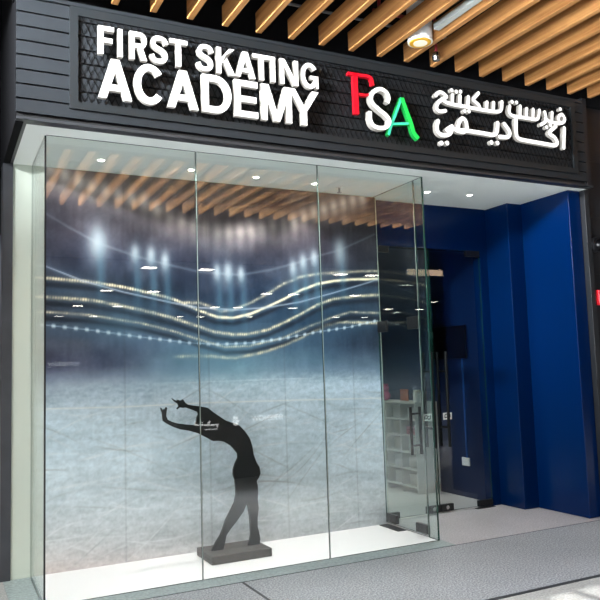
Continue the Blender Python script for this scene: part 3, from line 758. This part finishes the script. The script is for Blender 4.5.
# ------------------------------------------------------------------ lit shop sign
sign = thing('shop_sign', (3.1, 4.83, 3.28), 'black framed sign with glowing white, red and green letters', 'sign')
SX0, SX1, SZ0, SZ1 = 0.745, 5.468, 3.277, 3.992
fr = MB()
fr.box((SX0, 4.812, SZ0), (SX1, 4.836, SZ0 + 0.052)); fr.box((SX0, 4.812, SZ1 - 0.06), (SX1, 4.836, SZ1))
fr.box((SX0, 4.812, SZ0 + 0.052), (SX0 + 0.055, 4.836, SZ1 - 0.06)); fr.box((SX1 - 0.055, 4.812, SZ0 + 0.052), (SX1, 4.836, SZ1 - 0.06))
fr.build('frame', M['frame'], sign)
ms = MB()
ax0, ax1, az0, az1 = SX0 + 0.055, SX1 - 0.055, SZ0 + 0.052, SZ1 - 0.06
H = az1 - az0
dx = H / 2.0
for s in (1, -1):
    x = ax0 - dx
    while x < ax1 + dx:
        xa, xb = (x, x + dx) if s > 0 else (x + dx, x)
        pa, pb = [xa, az0], [xb, az1]
        def clip(p, q):
            if p[0] < ax0:
                tt = (ax0 - p[0]) / (q[0] - p[0]); return [ax0, p[1] + (q[1] - p[1]) * tt]
            if p[0] > ax1:
                tt = (ax1 - p[0]) / (q[0] - p[0]); return [ax1, p[1] + (q[1] - p[1]) * tt]
            return p
        if min(xa, xb) < ax1 and max(xa, xb) > ax0:
            a, b = clip(pa, pb), clip(pb, pa)
            yy = 4.8235 if s > 0 else 4.8265
            ms.stroke([a, b], 0.0044, yy, yy + 0.003, 0, 0, smooth=False)
        x += 0.047
ms.build('mesh_panel', M['mesh'], sign)

YF, YB = 4.757, 4.793


def arc(cx, cz, rx, rz, a0, a1, n=18):
    return [(cx + rx * math.cos(math.radians(a0 + (a1 - a0) * i / n)), cz + rz * math.sin(math.radians(a0 + (a1 - a0) * i / n))) for i in range(n + 1)]


def latin(mb, c, x0, x1, z0, z1):
    x0 += 0.010
    w, h = x1 - x0, z1 - z0
    t = h * 0.178                  # stem weight
    u = h * 0.166                  # bar weight
    def R(a, b, c_, d): mb.quad_prism([(x0 + a, z0 + b), (x0 + c_, z0 + b), (x0 + c_, z0 + d), (x0 + a, z0 + d)], YF, YB)
    def Q(*p): mb.quad_prism([(x0 + a, z0 + b) for a, b in p], YF, YB)
    def S(p, k=t, sm=False): mb.stroke([(x0 + a, z0 + b) for a, b in p], k, YF, YB, smooth=sm)
    if c == 'I': R(0, 0, w, h)
    elif c == 'F': R(0, 0, t, h); R(t, h - u, w, h); R(t, h * 0.42, w * 0.9, h * 0.42 + u)
    elif c == 'E': R(0, 0, t, h); R(t, h - u, w, h); R(t, h * 0.41, w * 0.94, h * 0.41 + u); R(t, 0, w, u)
    elif c == 'T': R(0, h - u, w, h); R(w / 2 - t / 2, 0, w / 2 + t / 2, h - u)
    elif c == 'A':
        a = t * 1.12
        Q((0, 0), (a, 0), (w / 2 + a * 0.52, h), (w / 2 - a * 0.52, h)); Q((w - a, 0), (w, 0), (w / 2 + a * 0.52, h), (w / 2 - a * 0.52, h))
        R(w * 0.24, h * 0.2, w * 0.76, h * 0.2 + u * 0.95)
    elif c == 'N':
        R(0, 0, t, h); R(w - t, 0, w, h); Q((0, h), (t * 1.15, h), (w, 0), (w - t * 1.15, 0))
    elif c == 'M':
        k = t * 0.95
        R(0, 0, k, h); R(w - k, 0, w, h)
        Q((0, h), (k * 1.3, h), (w / 2 + k * 0.5, 0), (w / 2 - k * 0.5, 0)); Q((w, h), (w - k * 1.3, h), (w / 2 - k * 0.5, 0), (w / 2 + k * 0.5, 0))
    elif c == 'Y':
        R(w / 2 - t / 2, 0, w / 2 + t / 2, h * 0.45)
        Q((0, h), (t * 1.2, h), (w / 2 + t * 0.5, h * 0.4), (w / 2 - t * 0.5, h * 0.4)); Q((w, h), (w - t * 1.2, h), (w / 2 - t * 0.5, h * 0.4), (w / 2 + t * 0.5, h * 0.4))
    elif c == 'K':
        R(0, 0, t, h)
        Q((t * 0.8, h * 0.28), (w - t * 1.25, h), (w, h), (t * 0.8, h * 0.56)); Q((w - t * 1.25, 0), (w, 0), (w * 0.56, h * 0.63), (w * 0.36, h * 0.45))
    elif c == 'D':
        R(0, 0, t, h)
        S([(t * 0.9, h - u / 2), (w * 0.45, h - u / 2)] + arc(w * 0.45, h / 2, w * 0.55 - t / 2, h / 2 - u / 2, 85, -85, 18) + [(w * 0.45, u / 2), (t * 0.9, u / 2)], u * 1.08)
    elif c == 'R':
        R(0, 0, t, h)
        r = h * 0.29 - u / 2
        S([(t * 0.9, h - u / 2), (w * 0.62, h - u / 2)] + arc(w * 0.62, h - u / 2 - r, min(w * 0.38 - t * 0.5, r * 1.2), r, 85, -85, 14) + [(w * 0.62, h - u / 2 - 2 * r), (t * 0.9, h - u / 2 - 2 * r)], u)
        Q((w * 0.42, h * 0.48), (w * 0.42 + t * 1.1, h * 0.48), (w, 0), (w - t * 1.2, 0))
    elif c in 'CG':
        o = h * 0.012
        S(arc(w / 2, h / 2, w / 2 - t / 2, h / 2 - u / 2 + o, 38, 322 if c == 'C' else 345, 34), t * 0.98)
        if c == 'G': R(w * 0.54, h * 0.37, w, h * 0.37 + u * 0.85); R(w - t * 0.62, 0.02 * h, w, h * 0.42)
    elif c == 'S':
        k = [(0.93, 0.72), (0.84, 0.85), (0.66, 0.915), (0.46, 0.92), (0.26, 0.875), (0.15, 0.755), (0.21, 0.63), (0.42, 0.545), (0.62, 0.495), (0.82, 0.40), (0.87, 0.26), (0.77, 0.135), (0.56, 0.08), (0.34, 0.085), (0.16, 0.155), (0.07, 0.29)]
        S([(a * w, b * h) for a, b in k], t * 0.92, True)


for r, (z0, z1) in zip(ROWS, ((3.664, 3.864), (3.360, 3.640))):
    for c, x0, x1, _a, _b in r:
        mb = MB(); latin(mb, c, x0, x1, z0, z1)
        mb.build('letter', [M['letter_face'], M['letter_side']], sign)
AW = 0.031
SHIFT = 0.018
moved = lambda p: [(a + SHIFT, b) for a, b in p]
ARABIC = [(n, [moved(q) for q in S], moved(D)) for n, S, D in ARABIC]
FSA = {k: [moved(q) for q in v] for k, v in FSA.items()}
for n, S, D in ARABIC:
    mb = MB()
    w = AW if n != 'word_three' else 0.036
    for s in S:
        mb.stroke(s, w, YF, YB)
        mb.dot(s[0], w * 0.5, YF, YB); mb.dot(s[-1], w * 0.5, YF, YB)
    for p in D:
        mb.dot(p, w * 0.56, YF, YB)
    mb.build('arabic_word', [M['letter_face'], M['letter_side']], sign)
mb = MB()
for s, w, tp in zip(FSA['F'], (0.042, 0.025, 0.021), (None, None, None)):
    mb.stroke(s, w, YF, YB)
mb.build('letter', [M['red_face'], M['red_side']], sign)['label'] = 'glowing red letter F'
mb = MB(); mb.stroke(FSA['S'][0], 0.034, YF - 0.012, YB)
mb.build('letter', [M['letter_face'], M['letter_side']], sign)['label'] = 'glowing white letter S of the monogram'
mb = MB()
mb.stroke(FSA['Al'][0], 0.025, YF, YB, 2, 1); mb.stroke(FSA['Al'][1], 0.021, YF, YB, 2, 1)
mb.stroke(FSA['Ar'][0], 0.038, YF - 0.001, YB, 0, 1)
mb.build('letter', [M['green_face'], M['green_side'], M['mint_face']], sign)['label'] = 'glowing green letter A'

# ------------------------------------------------------------------ lamps in the soffit
DL = [((1.093, 5.55), 'recessed downlight over the sculpture box beside the white wall', 30), ((1.831, 5.57), 'recessed downlight above the raised hands of the sculpture', 30),
      ((2.427, 5.60), 'recessed downlight just past the sculpture in the glass box', 30), ((3.012, 5.62), 'recessed downlight in the glass box near the sprinkler', 28),
      ((4.197, 5.53), 'recessed downlight over the entrance beside the glass box', 24), ((4.689, 5.49), 'recessed downlight over the entrance near the blue pier', 24)]
dl = None
for (x, y), lab, pw in DL:
    if dl is None:
        dl = t = thing('downlight', (0, 0, ZC), lab, 'lamp', 'recessed soffit downlights')
        m = MB()
        n = 24
        for k in range(n):
            a, b = 2 * math.pi * k / n, 2 * math.pi * (k + 1) / n
            for r0, r1, za, zb in ((0.024, 0.036, -0.004, -0.001),):
                m.add([(r0 * math.cos(a), r0 * math.sin(a), ZC + za), (r1 * math.cos(a), r1 * math.sin(a), ZC + zb), (r1 * math.cos(b), r1 * math.sin(b), ZC + zb), (r0 * math.cos(b), r0 * math.sin(b), ZC + za)], [(0, 1, 2, 3)])
        m.build('trim_ring', M['white_paint'], t)
        m = MB(); m.cyl((0, 0, ZC - 0.0035), 0.024, 0.0025, 24); m.build('lens', M['lens'], t)
    else:
        t = copy_tree(dl); tag(t, lab, 'lamp', 'recessed soffit downlights')
    t.location = (x, y, ZC)
    l = bpy.data.lights.new('downlight_beam', 'SPOT')
    l.energy = pw * 1.15; l.spot_size = math.radians(92); l.spot_blend = 0.9; l.shadow_soft_size = 0.035; l.color = (1.0, 0.965, 0.92)
    lo = bpy.data.objects.new('downlight_beam', l); COL.objects.link(lo)
    lo.location = (x, y, ZC - 0.02)

m = MB(); t = thing('sprinkler_head', (3.29, 5.66, ZC), 'small white sprinkler head under the soffit near the entrance', 'sprinkler')
m.cyl((3.29, 5.66, ZC - 0.006), 0.03, 0.006, 16); m.build('escutcheon', M['white_paint'], t)
m = MB(); m.cyl((3.29, 5.66, ZC - 0.05), 0.008, 0.046, 10); m.cyl((3.29, 5.66, ZC - 0.052), 0.022, 0.003, 14); m.build('deflector', M['steel'], t)

# ceiling spot, track, flexible sprinkler, pipes
t = thing('cylinder_spotlight', (3.360, 4.42, 4.03), 'white cylinder spotlight with a gold ring, hung between slats', 'lamp')
m = MB(); m.cyl((3.360, 4.42, 4.035), 0.098, 0.30, 32); m.build('body', M['white_paint'], t, smooth=True)
m = MB(); m.cyl((3.360, 4.42, 4.030), 0.085, 0.006, 32); m.build('ring', M['gold_ring'], t)
m = MB(); m.cyl((3.360, 4.42, 4.026), 0.055, 0.006, 32); m.build('lens', M['lens_warm'], t)
m = MB(); m.tube([(3.360, 4.42, 4.33), (3.360, 4.42, 4.76)], 0.012); m.build('stem', M['matt_black'], t)
m = MB(); m.box((3.385, 2.2, 4.085), (3.440, 4.28, 4.13))
o = m.build('lighting_channel', M['channel_white'], bevel=0.003)
tag(o, 'long white lighting channel hung between slats behind the cylinder spotlight', 'channel')
t = thing('ceiling_sprinkler', (3.615, 4.55, 4.0), 'small chrome pendent sprinkler beside the cylinder spotlight', 'sprinkler')
m = MB(); m.cyl((3.615, 4.55, 3.985), 0.028, 0.03, 18, r2=0.036); m.cyl((3.615, 4.55, 4.015), 0.036, 0.035, 18, r2=0.03); m.build('head', M['chrome'], t, smooth=True)
m = MB(); m.tube([(3.615, 4.55, 4.05), (3.615, 4.55, 4.76)], 0.012); m.build('drop_pipe', M['red_pipe'], t, smooth=True)
m = MB(); m.tube([(3.06, 4.62, 4.34), (3.5, 4.62, 4.34)], 0.016); m.tube([(3.12, 4.62, 4.34), (3.12, 4.62, 4.76)], 0.014)
tag(m.build('fire_pipe', M['red_pipe'], smooth=True), 'red fire pipe in the dark void above the red letter', 'pipe')
m = MB(); m.tube([(2.0, 4.78, 4.33), (4.2, 4.78, 4.33)], 0.012); m.tube([(2.0, 4.78, 4.33), (2.0, 4.78, 4.76)], 0.012)
tag(m.build('conduit', M['grey_pipe'], smooth=True), 'thin grey conduit running along the void above the slats', 'conduit')

# ------------------------------------------------------------------ column fittings
t = thing('alarm_box', (5.80, 4.955, 2.02), 'red fire alarm box on the black column', 'alarm')
part_box('housing', (5.735, 4.905, 2.02), (5.88, 4.955, 2.17), M['red_box'], t, 0.006)
m = MB()
for zz, wd in ((2.12, 0.05), (2.085, 0.035)):
    m.box((5.76, 4.902, zz), (5.76 + wd, 4.905, zz + 0.014))
m.build('marking', M['sticker'], t)
t = thing('wall_camera', (5.80, 4.955, 2.62), 'black dome camera on the column over the red box', 'camera')
m = MB(); m.cyl((5.775, 4.895, 2.62), 0.075, 0.06, 24, 'Y'); m.build('base', M['black'], t, smooth=True)
m = MB()
for k in range(6):
    a0, a1 = math.pi / 2 * k / 6, math.pi / 2 * (k + 1) / 6
    m.cyl((5.775, 4.895 - 0.062 * math.sin(a1), 2.61), 0.062 * math.cos(a1) + 1e-4, 0.062 * (math.sin(a1) - math.sin(a0)), 24, 'Y', r2=0.062 * math.cos(a0))
m.build('dome', M['screen'], t, smooth=True)

# ------------------------------------------------------------------ inside the shop
t = thing('wall_screen', (5.28, 6.7, 1.74), 'black flat screen on the blue wall behind the glass door', 'screen')
part_box('panel', (5.245, 6.36, 1.55), (5.275, 7.03, 1.925), M['screen'], t, 0.004)
part_box('bracket', (5.275, 6.55, 1.65), (5.30, 6.85, 1.83), M['black'], t)
part_box('grey_plate', (5.2425, 6.93, 1.80), (5.245, 6.98, 1.88), M['steel'], t)  # small grey rectangle on the screen face
t = thing('wall_socket', (5.295, 6.5, 0.39), 'white wall socket low on the blue wall behind the door', 'socket')
part_box('plate', (5.285, 6.44, 0.35), (5.30, 6.565, 0.44), M['white_paint'], t, 0.003)
m = MB(); m.box((5.288, 6.475, 0.44), (5.2995, 6.493, 1.55))
m.build('cable_trunking', plain('blue_trunking', '1c4a86', 0.4), t)

sh = thing('cubby_shelf', (5.12, 7.6, 0), 'pale low cubby shelf against the blue wall in the shop', 'shelf')
YS0, YS1, XF, XB = 6.98, 8.20, 4.96, 5.295
cw = (YS1 - YS0) / 4
m = MB(); m.box((XB - 0.012, YS0, 0.02), (XB, YS1, 1.045)); m.build('back_panel', plain('shelf_back_shaded', '343634', 0.6), sh)  # back colour darkened to stand in for shade inside the cubbies
for k in range(5):
    part_box('upright', (XF, YS0 + k * cw - 0.009, 0.0), (XB - 0.012, YS0 + k * cw + 0.009, 1.045), M['shelf'], sh)
for zz in (0.07, 0.27, 0.465, 0.66, 0.85, 1.045):
    part_box('shelf_board', (XF - 0.002, YS0 - 0.009, zz - 0.009), (XB - 0.012, YS1 + 0.009, zz + 0.009), M['shelf'], sh)
ROWZ = [0.079, 0.279, 0.474, 0.669, 0.859]
items = [(0, 4, 'white_box', 0.11, 'white carton low in the top row of the shelf, end column', 'carton'), (1, 4, 'white_box', 0.13, 'white carton in the top row of the shelf, second column', 'carton'),
         (1, 3, 'cream', 0.13, 'cream carton in the second row down of the shelf', 'carton'), (0, 2, 'white_box', 0.14, 'white file box in the middle row, end column', 'carton'),
         (1, 2, 'cream', 0.13, 'cream file box in the middle row, second column', 'carton'), (0, 1, 'cream', 0.12, 'cream carton in the second row up, end column', 'carton'),
         (1, 1, 'white_box', 0.12, 'white carton in the second row up, second column', 'carton'), (0, 0, 'cream', 0.11, 'cream carton in the bottom row, end column', 'carton'),
         (1, 0, 'white_box', 0.12, 'white carton in the bottom row, second column', 'carton')]
for c, r, mt, hh, lab, cat in items:
    y0 = YS0 + c * cw + 0.035
    t = thing('storage_carton', (5.1, y0 + 0.1, ROWZ[r]), lab, cat, 'cartons in the shop shelf')
    part_box('carton_body', (5.02, y0, ROWZ[r] + 0.001), (5.22, y0 + 0.20, ROWZ[r] + hh), M[mt], t, 0.004)
    part_box('lid', (5.015, y0 - 0.004, ROWZ[r] + hh), (5.225, y0 + 0.204, ROWZ[r] + hh + 0.018), M[mt], t, 0.003)
for k in range(3):
    m = MB(); m.box((5.0, YS0 + 0.03, 0.671 + 0.032 * k), (5.2, YS0 + 0.25, 0.671 + 0.032 * k + 0.03))
    tag(m.build('folded_cloth', M['redcloth'], bevel=0.012), 'folded red cloth in the shelf, %s of three' % ('lowest', 'middle', 'topmost')[k], 'cloth', 'folded cloths in the shelf')
t = thing('plush_toy', (5.08, 7.75, 1.054), 'pink soft toy on top of the cubby shelf', 'toy')
def ball(mb, c, r, n=12):
    for k in range(n // 2):
        a0 = -math.pi / 2 + math.pi * k / (n // 2); a1 = -math.pi / 2 + math.pi * (k + 1) / (n // 2)
        mb.cyl((c[0], c[1], c[2] + r * math.sin(a0)), max(r * math.cos(a0), 1e-4), r * (math.sin(a1) - math.sin(a0)), n, r2=max(r * math.cos(a1), 1e-4))
m = MB(); ball(m, (5.08, 7.75, 1.114), 0.06); m.build('body', M['pink'], t, smooth=True)
m = MB(); ball(m, (5.08, 7.75, 1.205), 0.045); ball(m, (5.08, 7.72, 1.25), 0.018); ball(m, (5.08, 7.78, 1.25), 0.018); m.build('head', M['pink'], t, smooth=True)
t = thing('display_card', (5.1, 7.36, 1.054), 'orange display card standing on the shelf top', 'card')
part_box('card', (5.085, 7.28, 1.056), (5.10, 7.44, 1.20), M['orange'], t)
part_box('foot', (5.05, 7.3, 1.0545), (5.14, 7.42, 1.0605), M['white_box'], t)
t = thing('white_jar', (5.08, 7.08, 1.054), 'white jar standing on the shelf top near the door', 'jar')
m = MB(); m.cyl((5.08, 7.08, 1.055), 0.05, 0.11, 18); m.build('jar_body', M['white_box'], t, smooth=True)
m = MB(); m.cyl((5.08, 7.08, 1.165), 0.042, 0.03, 18); m.build('lid', M['cream'], t, smooth=True)

for x, y in ((4.3, 7.4), (3.0, 7.2)):
    l = bpy.data.lights.new('shop_fill_spot', 'SPOT')  # added fill spots that brighten the shop floor, no fixture built
    l.energy = 45; l.spot_size = math.radians(75); l.spot_blend = 0.5; l.shadow_soft_size = 0.2; l.color = (1.0, 0.96, 0.93)
    lo = bpy.data.objects.new('shop_fill_spot', l); COL.objects.link(lo)
    lo.location = (x, y, 3.1)

# ------------------------------------------------------------------ across the walk, met in the glass
k = thing('mall_kiosk', (3.9, 0.1, 0), 'dark kiosk with white lettering mirrored in the glass', 'kiosk')
part_box('carcass', (2.85, -0.6, 0.0), (5.2, 0.70, 1.30), M['kiosk'], k, 0.004)
part_box('mesh_front', (2.9, 0.701, 0.30), (3.79, 0.708, 0.72), M['kiosk_mesh'], k)
part_box('counter_top', (2.82, -0.63, 1.30), (5.23, 0.73, 1.34), M['black'], k)


def text(name, body, x, z, size, y, parent, mat, rx=True):
    c = bpy.data.curves.new(name, 'FONT')
    c.body = body; c.size = size; c.extrude = 0.003; c.align_x = 'CENTER'; c.offset = 0.0
    tmp = bpy.data.objects.new(name + '_tmp', c)
    COL.objects.link(tmp)
    dg = bpy.context.evaluated_depsgraph_get()
    me = bpy.data.meshes.new_from_object(tmp.evaluated_get(dg))
    bpy.data.objects.remove(tmp)
    me.transform(Matrix.Translation((x, y, z)) @ Matrix.Rotation(math.pi, 4, 'Z') @ Matrix.Rotation(math.pi / 2, 4, 'X'))
    me.materials.clear(); me.materials.append(mat)
    o = bpy.data.objects.new(name, me)
    COL.objects.link(o)
    o.parent = parent
    o.matrix_parent_inverse = Matrix.Translation(-Vector(parent.location))
    return o


text('lettering', 'SERENOW', 4.18, 0.775, 0.105, 0.712, k, M['sign_white'])
mb = MB()
# joined Arabic strokes of the kiosk name, read from the walk side
def back(pts): return [(6.56 - a, b) for a, b in pts]
mb.stroke(back([(3.14, 0.72), (3.14, 0.76), (3.20, 0.755), (3.28, 0.76), (3.36, 0.765), (3.46, 0.775), (3.46, 0.83)]), 0.020, 0.711, 0.714, 0, 0, smooth=False)
mb.stroke(back([(3.27, 0.76), (3.27, 0.80)]), 0.020, 0.711, 0.714, 0, 0)
mb.dot(back([(3.25, 0.80)])[0], 0.014, 0.711, 0.714, 0, 0); mb.dot(back([(3.36, 0.80)])[0], 0.012, 0.711, 0.714, 0, 0)
mb.stroke(back([(3.14, 0.70), (3.32, 0.70)]), 0.012, 0.711, 0.714, 0, 0, smooth=False)
mb.build('arabic_word', M['sign_white'], k)
mb = MB()
for a in range(6):
    mb.dot((3.69 + 0.035 * math.cos(a * math.pi / 3), 0.79 + 0.05 * math.sin(a * math.pi / 3)), 0.018, 0.711, 0.714, 0, 0)
mb.stroke([(3.69, 0.73), (3.69, 0.85)], 0.012, 0.711, 0.714, 0, 0, smooth=False)
mb.build('emblem', M['sign_white'], k)
t = thing('hall_sign', (2.52, -7.0, 1.8), 'dark hall sign with one pale word mirrored in the glass', 'sign')
part_box('board', (1.9, -7.06, 0.0), (3.15, -7.0, 2.3), M['kiosk'], t)
text('lettering', 'something', 2.52, 1.72, 0.17, -6.99, t, plain('grey_lettering', 'b9bfc4', 0.6))

m = MB(); m.box((12.4, -5.499, 4.16), (13.9, -5.45, 4.34))
tag(m.build('lit_signboard', emit('warm_signboard', 'ffd9b8', 2.4)), 'warm lit signboard across the walk mirrored in the door glass', 'sign')
led = None
for yy in (-6.7, -11.7, -16.8, -21.6):
    for xx in (4.45, 5.9, 9.75, 10.75, 13.2, 18.0, 19.7):
        if led is None:
            m = MB(); m.box((-0.16, -0.13, 0), (0.16, 0.13, 0.015))
            led = o = m.build('light_panel', M['led'])
        else:
            o = led.copy(); COL.objects.link(o)
        o.location = (xx, yy, 4.004)
        tag(o, 'small bright ceiling panel of the hall mirrored in the glass', 'lamp', 'hall ceiling panels')
